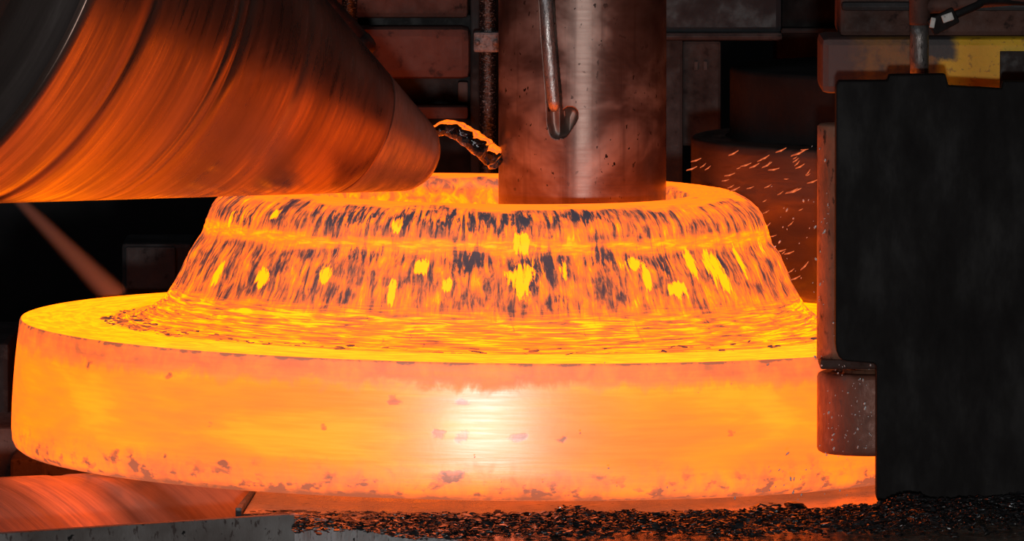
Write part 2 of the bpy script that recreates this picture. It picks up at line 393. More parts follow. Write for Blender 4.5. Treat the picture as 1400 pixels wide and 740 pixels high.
def hot_flake_mat():
    t = NT('cooling_scale'); v = t.coord('Object', (40, 40, 40)); n_ = t.noise(v, 1, 3)
    T = t.mrange(n_, .35, .68, .02, .34)
    t.set(Base_Color=(.06, .05, .05), Roughness=.6, Emission_Color=forged_emission(t, T), Emission_Strength=.9); return t.m
M['flake'] = hot_flake_mat()
def foot_sampler(r):
    a = r.uniform(-math.pi * .62, math.pi * .62); rad = r.choice([r.normal(.632, .006), r.normal(.60, .012)])
    if r.random() < .3: a = r.uniform(-1.5, -.9); rad = r.uniform(.59, .655)
    z = .2278 if rad > .64 else np.interp(rad, [.6, .622, .64], [.2337, .2294, .2278])
    return (rad * math.sin(a), -rad * math.cos(a), z + .0008), r.lognormal(0, .45), a + r.normal(0, .25), r.normal(0, .12)
V, Fc = flakes(260, foot_sampler, .0055, .25)
tag(link('mill_scale', mesh_pd('mill_scale', V, Fc), M['flake'], ring, False), 'dark flakes of scale along the foot of the neck', kind='stuff')

# ---------------------------------------------------------------- upper and lower cone rolls
ang = R(33.5); u = Vector((-math.cos(ang), -math.sin(ang), 0)); nrm = Vector((.552, -.834, 0)); nrm = Vector((math.sin(ang), -math.cos(ang), 0))
AL = R(21.5); RT = Matrix.Rotation(TILT, 3, 'Y')
def cone_axis(sign): return RT @ (u * math.cos(AL) + Vector((0, 0, sign * math.sin(AL))))
def gl(g, dr=0): return (g * math.sin(AL) + dr * math.cos(AL), g * math.cos(AL) - dr * math.sin(AL))
apex_up = Vector((0, 0, ZB)) + RT @ Vector((0, 0, .4575))
axu = cone_axis(1)
cone = tag(empty('upper_cone_roll', apex_up, axu.to_track_quat('Z', 'Y').to_euler()), 'big polished cone roll pressing on the top of the hot ring, orange lit underneath', 'roll')
nose = [(0.0001, .1355), (.03, .136), (.045, .139)] + [gl(g, d) for g, d in ((.158, -.004), (.165, -.001), (.175, 0), (.25, 0), (.318, 0))]
lathe('nose', fine_prof(nose, .01), 160, M['nose'], cone)
body = [gl(.318, 0), gl(.32, -.0015), gl(.324, .0), gl(.60, 0), gl(.604, -.0015), gl(.612, 0), gl(.78, 0), gl(.783, -.002), gl(.79, -.002), gl(.793, 0), gl(.81, 0), gl(.812, -.0016), gl(.82, -.0016), gl(.822, 0), gl(1.03, 0), gl(1.034, -.002), gl(1.05, -.002), gl(1.054, 0), gl(1.2, 0), gl(1.2025, -.003), gl(1.203, -.012)]
lathe('cone_body', fine_prof(body, .02), 200, M['cone'], cone)
rE, zE = gl(1.203, -.012)
coll = [(rE, zE), (rE - .03, zE + .005), (rE - .03, zE + .10), (rE - .022, zE + .105), (rE - .022, zE + .19), (rE - .05, zE + .2), (.2, zE + .2), (.2, zE + .6), (.001, zE + .6)]
lathe('collar', fine_prof(coll, .03), 160, M['collar'], cone)['label'] = 'dark collar behind the cone'
# lower roll: mirror of the upper one, under the flange
apex_lo = Vector((0, 0, ZB)); axl = cone_axis(-1)
lcone = tag(empty('lower_cone_roll', apex_lo - Vector((0, 0, .001)), axl.to_track_quat('Z', 'Y').to_euler()), 'smooth lower cone roll glowing with reflected orange under the flange at bottom left', 'roll')
lbody = [(.001, gl(.478)[1] + .004), (gl(.478, -.03)[0], gl(.478)[1] + .004), gl(.480, -.003), gl(.486, 0), gl(.7, 0), gl(.703, -.002), gl(.715, -.002), gl(.718, 0), gl(.80, 0), gl(.806, -.002), gl(.85, -.002), gl(.856, 0), gl(1.25, 0), gl(1.26, -.01)]
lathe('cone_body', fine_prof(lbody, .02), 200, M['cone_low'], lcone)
rE, zE = gl(1.26, -.01)
lathe('collar', fine_prof([(rE, zE), (rE - .03, zE + .01), (rE - .03, zE + .2), (.2, zE + .2), (.2, zE + .4), (.001, zE + .4)], .03), 128, M['collar'], lcone)

# spray pipe lying close over the upper cone's far flank
M['pipe_dark'] = mottled('scorched_pipe', (.02, .014, .013), (.05, .03, .026), 14, .55, .2, (.09, .04, .03), .4)
sp_pts = [P(395, -60, .36), P(436, -4, .36), P(470, 32, .36), P(492, 56, .36), P(499, 67, .36)]
spt = empty('spray_pipe', sp_pts[2]); tag(spt, 'dark scorched spray pipe along the back edge of the upper cone', 'pipe')
def rel(o, root): o.parent = root; o.matrix_parent_inverse = Matrix.Translation(root.location).inverted(); return o
rel(tube('pipe', sp_pts, [.019, .019, .019, .019, .018], M['pipe_dark'], None, 20), spt)
rel(tube('nozzle_cap', [P(490, 54, .36), P(497, 64, .36), P(500.5, 69, .36), P(503, 73, .36), P(504, 75, .36)], [.021, .022, .021, .016, .008], M['pipe_dark'], None, 20), spt)

# ---------------------------------------------------------------- mandrel
MX, MY, MR = .171, .10, .1443
def mandrel_mat():
    t = NT('mandrel_steel'); tc = t.n('ShaderNodeTexCoord')
    v = t.coord('Object', (1, 1, 1)); big = t.noise(t.coord('Object', (6, 6, 9)), 1, 4, .6, .3)
    ver = t.noise(t.coord('Object', (60, 60, 3)), 1, 4, .6); hor = t.noise(t.coord('Object', (2, 2, 220)), 1, 3, .6)
    pit = t.noise(t.coord('Object', (110, 110, 70)), 1, 2)
    col = t.ramp(big, [(.34, (.10, .062, .05)), (.5, (.19, .13, .11)), (.66, (.40, .33, .29))])
    col = t.mix(t.mrange(ver, .5, .75, 0, .5), col, (.09, .055, .048))
    col = t.mix(t.math('MULTIPLY', t.mrange(pit, .66, .70), t.mrange(big, .42, .6)), col, (.015, .01, .01))
    t.set(Base_Color=col, Metallic=.75, Roughness=t.mrange(t.math('ADD', big, t.math('MULTIPLY', hor, .15)), .4, .75, .3, .5))
    t.bump(t.math('ADD', t.math('MULTIPLY', hor, .35), t.math('ADD', t.math('MULTIPLY', ver, .5), t.math('MULTIPLY', pit, .4))), .16, .0015)
    return t.m
M['mandrel'] = mandrel_mat()
mandrel = tag(empty('mandrel', (MX, MY, .6)), 'upright cylindrical steel mandrel with a hooked groove, standing inside the ring', 'mandrel')
def mandrel_point(x, y):                       # (angle from -Y, height) on the front of the mandrel
    p = P(x, y, MY - MR); lx = p.x - MX; a = math.asin(max(-1, min(1, lx / MR * 1.005)))
    return a, P(x, y, MY - MR * math.cos(a)).z
gp = [mandrel_point(x, y) for x, y in [(744.5, -60), (750.5, 50), (757, 130), (759, 168), (761.5, 178), (767, 177), (773, 168), (779, 158)]]
gp = np.array([(a * MR, z) for a, z in gp])
def groove(s, z):
    d = np.full(s.shape, 9.0)
    for k, (a, b) in enumerate(zip(gp[:-1], gp[1:])):
        ab = b - a; t_ = np.clip(((s - a[0]) * ab[0] + (z - a[1]) * ab[1]) / (ab @ ab), 0, 1)
        d = np.minimum(d, np.hypot(s - a[0] - t_ * ab[0], z - a[1] - t_ * ab[1]))
    hw = .0145
    dep = .016 + .03 * np.clip((s - gp[4, 0]) / .012, 0, 1) * (z < gp[2, 1])
    return dep * np.clip(1 - (d / hw) ** 4, 0, 1) ** .5 * (d < hw)
phis = np.unique(np.concatenate([np.linspace(-math.pi, R(-45), 40), np.linspace(R(-45), R(6), 150), np.linspace(R(6), math.pi, 50)]))
zs = np.unique(np.concatenate([np.linspace(.605, 1.04, 12), np.linspace(1.04, 1.1, 8), np.linspace(1.1, 1.42, 190), np.linspace(1.42, 1.9, 8)]))
S, Z = np.meshgrid(phis, zs, indexing='ij'); rr = MR - groove(S * MR, Z); rr[:, 0] -= .004
V = np.stack([rr * np.sin(S), -rr * np.cos(S), Z - .6], -1).reshape(-1, 3); m = len(zs); n = len(phis)
i = np.arange(n - 1)[:, None] * m; j = np.arange(m - 1)[None]
Fc = np.stack([i + j, i + m + j, i + m + j + 1, i + j + 1], -1).reshape(-1, 4).tolist()
Fc.append([k * m + m - 1 for k in range(n - 1)]); Fc.append([k * m for k in range(n - 1)][::-1])
link('mandrel_body', mesh_pd('mandrel_body', V, Fc, np.stack([S * MR, Z], -1).reshape(-1, 2)), M['mandrel'], mandrel)
M['rod'] = mottled('grey_bare_steel', (.30, .28, .27), (.48, .46, .45), 60, .38, .8, (.16, .14, .13), .3, (1, 1, .3))
rp = []
for x, y in [(742, -60), (748, 40), (753, 100), (756.5, 138), (757.5, 148), (758, 153)]:
    a, z = mandrel_point(x, y); r_ = MR - .003; rp.append((r_ * math.sin(a), -r_ * math.cos(a), z - .6))
tube('keeper_rod', rp, [.0118, .0118, .0118, .0112, .009, .004], M['rod'], mandrel, 18)['label'] = 'pale grey round rod lying in the groove'

# ---------------------------------------------------------------- arc of water between cone and mandrel
def water_mat():
    t = NT('water'); t.set(Base_Color=(.95, .97, 1), Roughness=.03, IOR=1.33, Transmission_Weight=1.0)
    t.bump(t.noise(t.coord('Object', (60, 60, 60)), 1, 2), .12, .004); return t.m
M['water'] = water_mat()
wp = spline([P(560, 205, .10), P(588, 184, .10), P(608, 175, .09), P(628, 180, .08), P(648, 193, .07), P(665, 206, .06), P(679, 219, .07)], 48)
wr = [np.interp(k / (len(wp) - 1), [0, .25, .4, .7, 1], [.008, .011, .0145, .0175, .018]) for k in range(len(wp))]
o = tube('water_jet', wp, wr, M['water'], None, 24, True, 1.3, .05)
tag(o, 'arching jet of cooling water lit orange between the cone tip and the mandrel', 'water')

# ---------------------------------------------------------------- main roll behind the ring, at the right
c0 = Vector((.975 * math.cos(R(27.5)), .975 * math.sin(R(27.5)), .604))
mroll = tag(empty('main_roll', c0), 'large dark main roll behind the ring, its lower face lit red', 'roll')
zr = lambda z: z - .604
def follow(z): return .975 - .008 - float(np.interp(z - ZB, [p[1] for p in outer], [p[0] for p in outer]))
mp_ = [(.001, 0), (.14, 0), (.145, zr(.61))] + [(.15, zr(.85))] + [(follow(z), zr(z)) for z in np.linspace(.866, 1.035, 16)] + \
      [(.497, zr(1.045)), (.50, zr(1.05)), (.50, zr(1.135)), (.496, zr(1.139)), (.44, zr(1.141))]
lathe('roll_body', fine_prof(mp_, .012), 160, M['mainroll'], mroll)
up = [(.44, zr(1.141)), (.432, zr(1.145)), (.432, zr(1.255)), (.427, zr(1.262)), (.2, zr(1.266)), (.2, zr(1.5)), (.001, zr(1.5))]
lathe('upper_collar', fine_prof(up, .02), 128, M['black'], mroll)

# ---------------------------------------------------------------- mill stand behind, left of the mandrel
Y0 = 1.5
stand = tag(empty('mill_stand', P(580, 232, Y0) - Vector((0, 0, 0))), 'red brown slabbed mill stand behind the cone and the water jet', 'machine')
def slab(name, x0, y0, x1, y1, Y, depth, mat, bev=.008, root=None, lab=None):
    a = P(x0, y1, Y); b = P(x1, y0, Y)
    o = box(name, a.x, b.x, Y, Y + depth, a.z, b.z, mat, None, bev)
    if root: rel(o, root)
    if lab: o['label'] = lab
    return o
slab('slab', 440, -40, 640, 25, Y0, .35, M['rust'], .01, stand)
slab('slab', 430, 38, 643, 108, Y0 - .06, .4, M['rust_red'], .016, stand)
slab('slab', 470, 146, 640, 163, Y0 - .02, .3, M['rust_red'], .006, stand)
slab('recess_plate', 430, 20, 660, 45, Y0 + .05, .2, M['dark'], .006, stand, 'darker plate between the slabs')  # plates set back behind the slabs, in a darker tone
slab('recess_plate', 460, 104, 648, 150, Y0 + .08, .2, M['dark'], .006, stand, 'darker plate under the thick slab')
slab('spacer_block', 626, 112, 640, 140, Y0 + .03, .1, M['grey'], .004, stand)
slab('base_block', 430, 162, 655, 330, Y0 + .05, .4, M['black'], .006, stand)
slab('side_rail', 643, -40, 656, 300, Y0 + .02, .1, M['dark'], .004, stand)
slab('stand_body', 400, -60, 935, 400, Y0 + .5, .3, M['black'], .01, stand)
# wet vertical pipes
def pipe(name, x, y0, y1, r, Y, label, clamp=None):
    a = P(x, y1, Y); b = P(x, y0, Y); root = tag(empty(name, a), label, 'pipe')
    rel(tube('pipe', [a + (b - a) * t for t in np.linspace(0, 1, 10)], r, M['wet_pipe'], None, 20), root)
    if clamp:
        c = P(x + clamp[2], clamp[1], Y); d = P(x + clamp[2], clamp[0], Y)
        cl_ = rel(box('clamp', c.x - clamp[3], c.x + clamp[3], Y - r - .012, Y + r + .02, c.z, d.z, M['clamp'], None, .005), root); cl_['label'] = 'pale grey square clamp'
        for q in (-1, 1):
            k = c.lerp(d, .5)
            rel(tube('clamp_bolt', [(k.x + q * clamp[3] * .7, Y - r - .022, k.z), (k.x + q * clamp[3] * .7, Y - r - .010, k.z)], .006, M['clamp'], None, 6), cl_).matrix_parent_inverse = Matrix.Translation(root.location).inverted() @ Matrix.Translation(root.location)
    return root
pipe('water_pipe', 667, -40, 300, .0155, Y0 - .12, 'wet black vertical pipe with a pale clamp, left of the mandrel', (43, 71, -2, .024))
pipe('water_pipe', 478, -40, 45, .0145, Y0 - .12, 'short wet black pipe end above the tip of the spray pipe')
# right of the mandrel: grey column with an overhanging dark housing
colm = tag(empty('mill_column', P(950, 250, 1.7)), 'grey steel column close behind the right edge of the mandrel', 'machine')
M['column'] = mottled('brown_grey_steel', (.03, .026, .026), (.055, .048, .046), 8, .65, 0, (.022, .02, .02), .4)
slab('column', 905, 54, 934, 330, 1.62, .3, M['column'], .006, colm)
slab('column_face', 932, 56, 986, 200, 1.66, .3, M['column'], .006, colm)
slab('nameplate_boss', 949, 84, 954, 96, 1.652, .02, M['grey'], .001, colm); slab('nameplate_boss', 962, 84, 967, 96, 1.652, .02, M['grey'], .001, colm)
hs = tag(empty('gear_housing', P(990, 55, 1.5)), 'dark blue grey housing overhanging the main roll at the top of the frame', 'machine')
M['housing'] = mottled('blue_grey_paint', (.016, .018, .021), (.026, .029, .032), 5, .55, 0, (.02, .02, .022), .25)
slab('housing_body', 890, -120, 1070, 46, 1.45, .5, M['housing'], .012, hs)
slab('lower_lip', 888, 44, 1071, 56, 1.43, .5, M['column'], .01, hs)['label'] = 'paler lip along the bottom edge'  # lip in a lighter tone than the housing above it
rc = tag(empty('recess_backing', P(1100, 110, 1.9)), 'black cover standing in for the shaded recess between the housing and the yellow beam', 'machine')  # black plate put in for the shade of the recess
slab('backing', 1060, -120, 1250, 330, 1.9, .2, M['black'], .01, rc)
slab('backing_rib', 1066, 38, 1200, 46, 1.86, .06, M['dark'], .006, rc)
M.setdefault('column', M['grey'])
# the void at the left behind the ring: a faint grey machine box and cable tray
vb = tag(empty('switch_box', P(203, 395, 2.2)), 'dim grey steel box in the dark behind the ring, under the upper cone', 'box')
bb = P(166, 333, 2.2); be = P(262, 333, 2.2); rel(box('box_body', bb.x, be.x, 2.2, 2.45, 0, bb.z, M['dark'], None, .008), vb); slab('box_door', 172, 338, 240, 396, 2.185, .02, M['column'], .004, vb)
lb = tag(empty('bed_frame', P(-20, 640, .9)), 'grey brown machine bed at the left edge behind the ring', 'machine')
M['bed'] = mottled('grey_brown_bed', (.10, .075, .065), (.2, .16, .145), 12, .7, 0, (.06, .045, .04), .4)
slab('bed_block', -150, 585, 30, 780, .75, .5, M['bed'], .01, lb); slab('bed_block', -150, 470, 12, 592, 1.05, .5, M['dark'], .01, lb)
slab('bed_post', 14, 628, 62, 780, .55, .2, M['bed'], .006, lb); slab('bed_block', 58, 630, 210, 790, .62, .2, M['bed'], .01, lb)

# ---------------------------------------------------------------- guide roller and its black arm at the right
YA = -.76
arm = tag(empty('guide_plate', P(1290, 700, YA)), 'black painted steel guide arm plate covering the right side of the frame', 'arm')
def A(x, y): p = P(x, y, YA); return (p.x, p.z)
def fil(c, a, b, k=5):                        # rounded inner corner: points from a to b around c
    return [tuple((1 - t) ** 2 * np.array(a) + 2 * t * (1 - t) * np.array(c) + t * t * np.array(b)) for t in np.linspace(0, 1, k)]
pts = [A(1147, 111), A(1214, 111), A(1216, 103), A(1293, 102), A(1297, 118), A(1370, 122), A(1372, 112), A(1560, 112), A(1560, 705), A(1400, 702), A(1262, 695), A(1206, 688)] + \
      fil(A(1198, 686), A(1203, 687.5), A(1198, 676)) + [A(1198, 505)] + fil(A(1197, 497), A(1197.5, 502), A(1190, 497)) + [A(1165, 495)] + fil(A(1143, 494), A(1158, 494.5), A(1142, 470)) + [A(1143, 118)]
def arm_mat():
    t = NT('worn_black_paint'); a = t.noise(t.coord('Object', (3, 3, 4)), 1, 4); b = t.noise(t.coord('Object', (14, 14, 6)), 1, 5, .65); so = t.n('ShaderNodeSeparateXYZ'); tc = t.n('ShaderNodeTexCoord'); t.l(tc.outputs['Object'], so.inputs[0])
    sm = t.noise(t.coord('Object', (30, 30, 3.5), rot=(0, .2, 0)), 1, 3, .6)
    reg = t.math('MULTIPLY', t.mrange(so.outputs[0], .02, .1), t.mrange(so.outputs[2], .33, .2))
    col = t.ramp(a, [(.3, (.0062, .005, .005)), (.7, (.0085, .007, .007))])
    col = t.mix(t.mrange(b, .6, .75, 0, .6), col, (.0035, .003, .003))
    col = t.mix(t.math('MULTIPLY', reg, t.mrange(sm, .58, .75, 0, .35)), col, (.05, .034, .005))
    t.set(Base_Color=col, Roughness=t.mrange(b, .3, .7, .5, .75), Specular_IOR_Level=.12); t.bump(b, .1, .003); return t.m
M['arm'] = arm_mat()
rel(prism('arm_plate', pts, 'y', YA, YA + .05, M['arm'], None, .003, 2), arm)
RX, RY = P(1117, 560, -.632).x + .085, -.632
bz0 = P(1117, 508, RY).z; bz1 = P(1117, 168, RY).z
M['bracket'] = mottled('rusty_bracket_steel', (.24, .11, .07), (.40, .19, .12), 16, .45, .3, (.05, .03, .025), .5, (1, 1, .5))
xl = P(1117, 300, -.655).x; xr = P(1200, 300, -.66).x
brk = lathe('roller_post', fine_prof([(.001, bz0 + .024), (.05, bz0 + .024), (.05, bz1 - .004), (.046, bz1), (.001, bz1)], .02), 64, M['bracket']); brk.location = (xl + .05, -.655, 0); brk['label'] = 'rusty orange lit post holding the roller'
rel(brk, arm)
rel(box('foot_plate', xl + .004, xr + .02, -.712, -.60, bz0 + .010, bz0 + .026, M['rust'], None, .004), arm)
rel(tube('roller_pin', [(RX, RY, bz0 - .05), (RX, RY, bz0 + .02)], .022, M['bracket'], None, 24), arm)
gr = tag(empty('guide_roller', (RX, RY, P(1117, 618, RY).z)), 'short wet red brown guide roller under the black arm, against the flange', 'roller')
h = P(1117, 508, RY).z - P(1117, 618, RY).z
M['roller'] = mottled('wet_roller_steel', (.17, .065, .045), (.27, .11, .075), 16, .5, .1, (.16, .08, .065), .45, (1, 1, .6), .25)
lathe('roller_rim', fine_prof([(.03, 0), (.078, 0), (.083, .003), (.085, .008), (.085, h - .008), (.083, h - .003), (.078, h), (.062, h)], .01), 96, M['roller'], gr)
lathe('roller_hub', [(.062, h), (.06, h - .006), (.045, h - .008), (.042, h + .004), (.03, h + .004), (.025, h - .002)], 64, M['bracket'], gr)

# beam with worn yellow paint behind the arm, the block on it, pipework in front
def yellow_mat():
    t = NT('worn_yellow_paint'); so = t.n('ShaderNodeSeparateXYZ'); tc = t.n('ShaderNodeTexCoord'); t.l(tc.outputs['Object'], so.inputs[0])
    a = t.noise(t.coord('Object', (22, 22, 22)), 1, 6, .65); b = t.noise(t.coord('Object', (90, 90, 90)), 1, 4, .6); c = t.noise(t.coord('Object', (9, 9, 14)), 1, 4, .6)
    grime = t.mix(t.mrange(a, .4, .62), (.2, .085, .014), (.07, .034, .018))       # rust creeping in from the left
    paint = t.mix(t.mrange(b, .56, .68, 0, .7), (.62, .36, .005), (.2, .1, .01))
    x = t.math('ADD', so.outputs[0], t.math('MULTIPLY', t.math('SUBTRACT', c, .5), .045))
    k = t.mrange(x, .03, .05)
    col = t.mix(t.mrange(x, -.13, -.07), (.07, .034, .03), grime); col = t.mix(k, col, paint)
    chip = t.math('MULTIPLY', t.mrange(t.math('ADD', so.outputs[2], t.math('MULTIPLY', t.math('SUBTRACT', a, .5), .05)), .012, .02), t.math('MULTIPLY', t.mrange(x, .075, .06), t.mrange(x, .005, .02)))
    col = t.mix(chip, col, (.035, .03, .03))
    t.set(Base_Color=col, Roughness=.6); t.bump(t.math('ADD', a, b), .3, .003); return t.m
M['yellow'] = yellow_mat()
YB = -.35
p0, p1 = P(1123, 128, YB), P(1700, 52, YB)
beam = tag(empty('guard_beam', P(1250, 92, YB)), 'steel beam with rust and worn yellow paint behind the black arm', 'beam')
def rel_box(name, x0, x1, y0, y1, z0, z1, mat, root, bev):
    o = box(name, x0 - root.location.x, x1 - root.location.x, y0 - root.location.y, y1 - root.location.y, z0 - root.location.z, z1 - root.location.z, mat, root, bev); return o
rel_box('beam_body', p0.x, p1.x, YB, YB + .22, p0.z, p1.z, M['yellow'], beam, .012)
q0, q1 = P(1367, 128, YB - .004), P(1480, 70, YB - .004)
M['stripe'] = mottled('black_stripe_paint', (.012, .010, .010), (.02, .017, .016), 12, .6, 0, None, .2)
rel_box('black_stripe', q0.x, q1.x, YB - .004, YB + .02, q0.z, q1.z, M['stripe'], beam, .001)['label'] = 'black painted stripe on the yellow'
blk = tag(empty('carriage_block', P(1300, 50, -.2)), 'dark brown carriage block lying on top of the yellow beam', 'block')
r0, r1 = P(1148, 50, YB + .06), P(1700, -60, YB + .06)
rel_box('block_body', r0.x, r1.x, YB + .06, YB + .3, p1.z, r1.z, M['rust'], blk, .008)
t0, t1 = P(1150, 14, YB + .055), P(1700, 2, YB + .055)
rel_box('top_plate', t0.x, t1.x, YB + .03, YB + .32, t0.z, t1.z, M['dark'], blk, .006)
YP = -.50
M['steelpipe'] = mottled('dull_steel_pipe', (.10, .09, .085), (.22, .2, .19), 45, .42, .6, (.035, .03, .028), .4, (1, 1, .4))
vp = tag(empty('air_pipe', P(1257, 104, YP)), 'vertical grey pipe with a branch, standing at the top of the black arm', 'pipe')
rel(tube('riser', [P(1257, y, YP) for y in (108, 80, 50, 34)], .0155, M['steelpipe'], None, 24), vp)
rel(tube('tee', [P(1257.5, y, YP) for y in (34, 30, 10, -20, -60)], [.0165, .0175, .0175, .0175, .0175], M['rust'], None, 24), vp)
rel(tube('branch', [P(x, y, YP) for x, y in ((1262, 9), (1285, 8), (1310, 5), (1340, 1), (1400, -4), (1440, -10))], .012, M['rust'], None, 20), vp)
rel(tube('hose', spline([P(1272, 32, YP - .02), P(1290, 27, YP - .02), P(1312, 18, YP - .02), P(1335, 8, YP - .015), P(1352, 1, YP - .01), P(1420, 3, YP)], 30), .0065, M['black'], None, 12), vp)
hb = P(1288, 30, YP - .03)
M['white'] = mottled('scuffed_white_plastic', (.45, .43, .40), (.6, .58, .55), 60, .5, 0, (.2, .18, .16), .2)
a_ = rel(bm_obj('valve', box_bm(-.022, .026, -.012, .012, -.014, .014, .004), M['black']), vp); a_.location = hb; a_.rotation_euler = (0, R(-28), 0); a_.matrix_parent_inverse = Matrix.Translation(vp.location).inverted()
def small(name, x, y, Y, hx, hz, rot, mat, lab=None):
    o = bm_obj(name, box_bm(-hx, hx, -.005, .005, -hz, hz, .0015), mat); rel(o, vp); o.location = P(x, y, Y); o.rotation_euler = (0, R(rot), 0)
    if lab: o['label'] = lab
small('valve_tag', 1295.5, 24, YP - .05, .0095, .0065, -20, M['white'], 'small white tag')
small('valve_lug', 1275, 31, YP - .05, .004, .0085, 10, M['white'], 'small white lug')

# ---------------------------------------------------------------- table, front plate, scale bed
def plate_mat(name, c1, c2, c3, rough, metal=.2):
    t = NT(name); a = t.noise(t.coord('Object', (5, 5, 5)), 1, 5, .6); b = t.noise(t.coord('Object', (45, 160, 45), rot=(0, 0, .1)), 1, 4, .65); c = t.noise(t.coord('Object', (60, 60, 60)), 1, 3)
    col = t.ramp(a, [(.35, c1), (.65, c2)]); col = t.mix(t.mrange(b, .58, .66), col, c3); col = t.mix(t.mrange(c, .66, .72), col, (.01, .01, .01))
    t.set(Base_Color=col, Metallic=metal, Roughness=t.mrange(a, .3, .7, rough - .1, rough + .15)); t.bump(t.math('ADD', a, b), .35, .004); return t.m
M['table'] = plate_mat('scaly_table_steel', (.5, .38, .28), (.7, .56, .44), (.03, .022, .02), .2, .8)
M['front'] = plate_mat('bare_grey_plate', (.11, .085, .075), (.3, .28, .27), (.09, .065, .06), .5, .2)
ZT = .603
P0 = Pz(331, 703, ZT); Q0 = P0 - u * .30
tb = tag(empty('roll_table', (.3, -.6, ZT)), 'scale covered steel table plate under the ring', 'table')
A0 = Pz(402, 701, .603) + nrm * .004
B0 = Vector((P0.x + .012, -.455, 0))
tp = [(P0.x, P0.y), (A0.x, A0.y), (A0.x + nrm.x * .7, A0.y + nrm.y * .7), (2.0, -1.8), (2.0, .9), (.05, .9), (-.14, -.22), (-.27, -.455), (B0.x, B0.y)]
o = prism('table_top', tp, 'z', ZT - .018, ZT, M['table'], None, .002, 1); rel(o, tb)
for x, y in ((.2, -1.0), (1.7, -1.0), (.3, .75), (1.7, .75)):
    rel(box('leg', x - .05, x + .05, y - .05, y + .05, 0, ZT - .018, M['dark'], None, .004), tb)
M['side'] = plate_mat('scuffed_grey_side', (.6, .6, .61), (.78, .78, .78), (.3, .28, .27), .5, .1)
sd = [(A0.x + u.x * .001, A0.y + u.y * .001), (A0.x + u.x * .012, A0.y + u.y * .012)]
sd = sd + [(p[0] + nrm.x * .69, p[1] + nrm.y * .69) for p in sd[::-1]]
sp_ = prism('side_plate', sd, 'z', .2, ZT - .001, M['side'], None, .002, 1); rel(sp_, tb); sp_['label'] = 'scuffed pale grey side of the table'
ZF = .622
A0 = Pz(402, 701, ZF) + u * .012; fpl = tag(empty('front_plate', A0), 'bare grey steel plate corner in the bottom left foreground, orange along its edge', 'plate')
wallm = Matrix(((u.x, nrm.x, 0, A0.x), (u.y, nrm.y, 0, A0.y), (0, 0, 1, 0), (0, 0, 0, 1)))
o = prism('plate', [(1.5, .25), (1.5, ZF - .002), (.75, ZF), (.012, ZF), (0, ZF - .002), (0, .25)], 'y', 0, .022, M['front'], None, .0025, 2)
o.data.transform(wallm); o.data.flip_normals() if wallm.determinant() < 0 else None; rel(o, fpl)
o = prism('backing_bar', [(1.5, 0), (1.5, ZF - .03), (.06, ZF - .03), (.06, 0)], 'y', .0225, .05, M['dark'], None, .0025, 2); o.data.transform(wallm); rel(o, fpl)
o.data.transform(Matrix.Translation(nrm * -.075)); 
# small upright guide strip at the end of the lower cone
gs = tag(empty('guide_strip', P0), 'thin pale tapering strip along the table edge beside the lower cone', 'strip')
o = prism('strip', [(P0.x - .011, P0.y + .01), (P0.x - .001, P0.y + .01), (B0.x - .001, B0.y), (B0.x - .004, B0.y)], 'z', ZT - .02, ZT + .009, M['clamp'], None, .001, 1); rel(o, gs)

# black mill scale raked up in front of the ring
def wet_scale():
    t = NT('wet_black_scale'); n_ = t.noise(t.coord('Object', (50, 50, 50)), 1, 4)
    t.set(Base_Color=t.ramp(n_, [(.3, (.006, .006, .007)), (.7, (.03, .03, .032))]), Roughness=t.mrange(n_, .3, .7, .12, .55), Specular_IOR_Level=.6)
    t.bump(n_, .5, .004); return t.m
M['scale'] = wet_scale()
def heap_h(x, y):                              # height of the raked heap over the table
    f = max(0, min(1, (-y - .84) / .12)) if x < .5 else max(0, min(1, (-y - .84 + (x - .5) * .45) / .10))
    e = max(0, min(1, (x + .22 - .25 * (-y - .85)) / .25))
    return f * e * (.012 + .016 * (.5 + .5 * math.sin(x * 23 + y * 9)) * (.6 + .4 * math.sin(x * 57)) + .012 * max(0, min(1, (x - .3) * 2)))
def heap_sampler(r):
    x = r.uniform(-.30, 1.35); y = -r.uniform(.83, 1.25) if r.random() < .8 else -r.uniform(.80, .92)
    if x > .55: y += (x - .55) * .3 * r.random()
    q = Vector((x, y, 0)) - Vector((A0.x, A0.y, 0))
    if q.dot(nrm) > -.03 and q.dot(u) > -.035: x, y = x + .25 + r.uniform(0, .8), y
    if x < .35 and y > -.90 - .06 * math.sin(x * 17) and r.random() < .85: y -= .1 + r.uniform(0, .1)
    h = heap_h(x, y)
    if math.hypot(x, y) < .83: y = -math.sqrt(max(.83 ** 2 - x * x, .3)); h = 0
    return (x, y, ZT + .002 + h * r.random() ** .5), r.lognormal(0, .55), r.uniform(0, 6.3), r.normal(0, .35)
V, Fc = flakes(15000, heap_sampler, .0040, .5, 11)
o = tag(link('scale_heap', mesh_pd('scale_heap', V, Fc), M['scale'], None, False), 'wet black mill scale raked in front of the glowing ring', 'debris', kind='stuff')
def bed_sampler(r):                            # thin sprinkling on the orange lit strip
    x = r.uniform(-.38, .7); y = -r.uniform(.78, 1.02); k = math.hypot(x, y)
    if k < .825: x, y = x / k * .835, y / k * .835
    return (x, y, ZT + .0015), r.lognormal(0, .5), r.normal(0, .3), r.normal(0, .06)
V, Fc = flakes(700, bed_sampler, .005, .2, 12)
tag(link('loose_scale', mesh_pd('loose_scale', V, Fc), M['scale'], None, False), 'thin sprinkling of black scale on the orange lit table strip', 'debris', kind='stuff')
ch = None
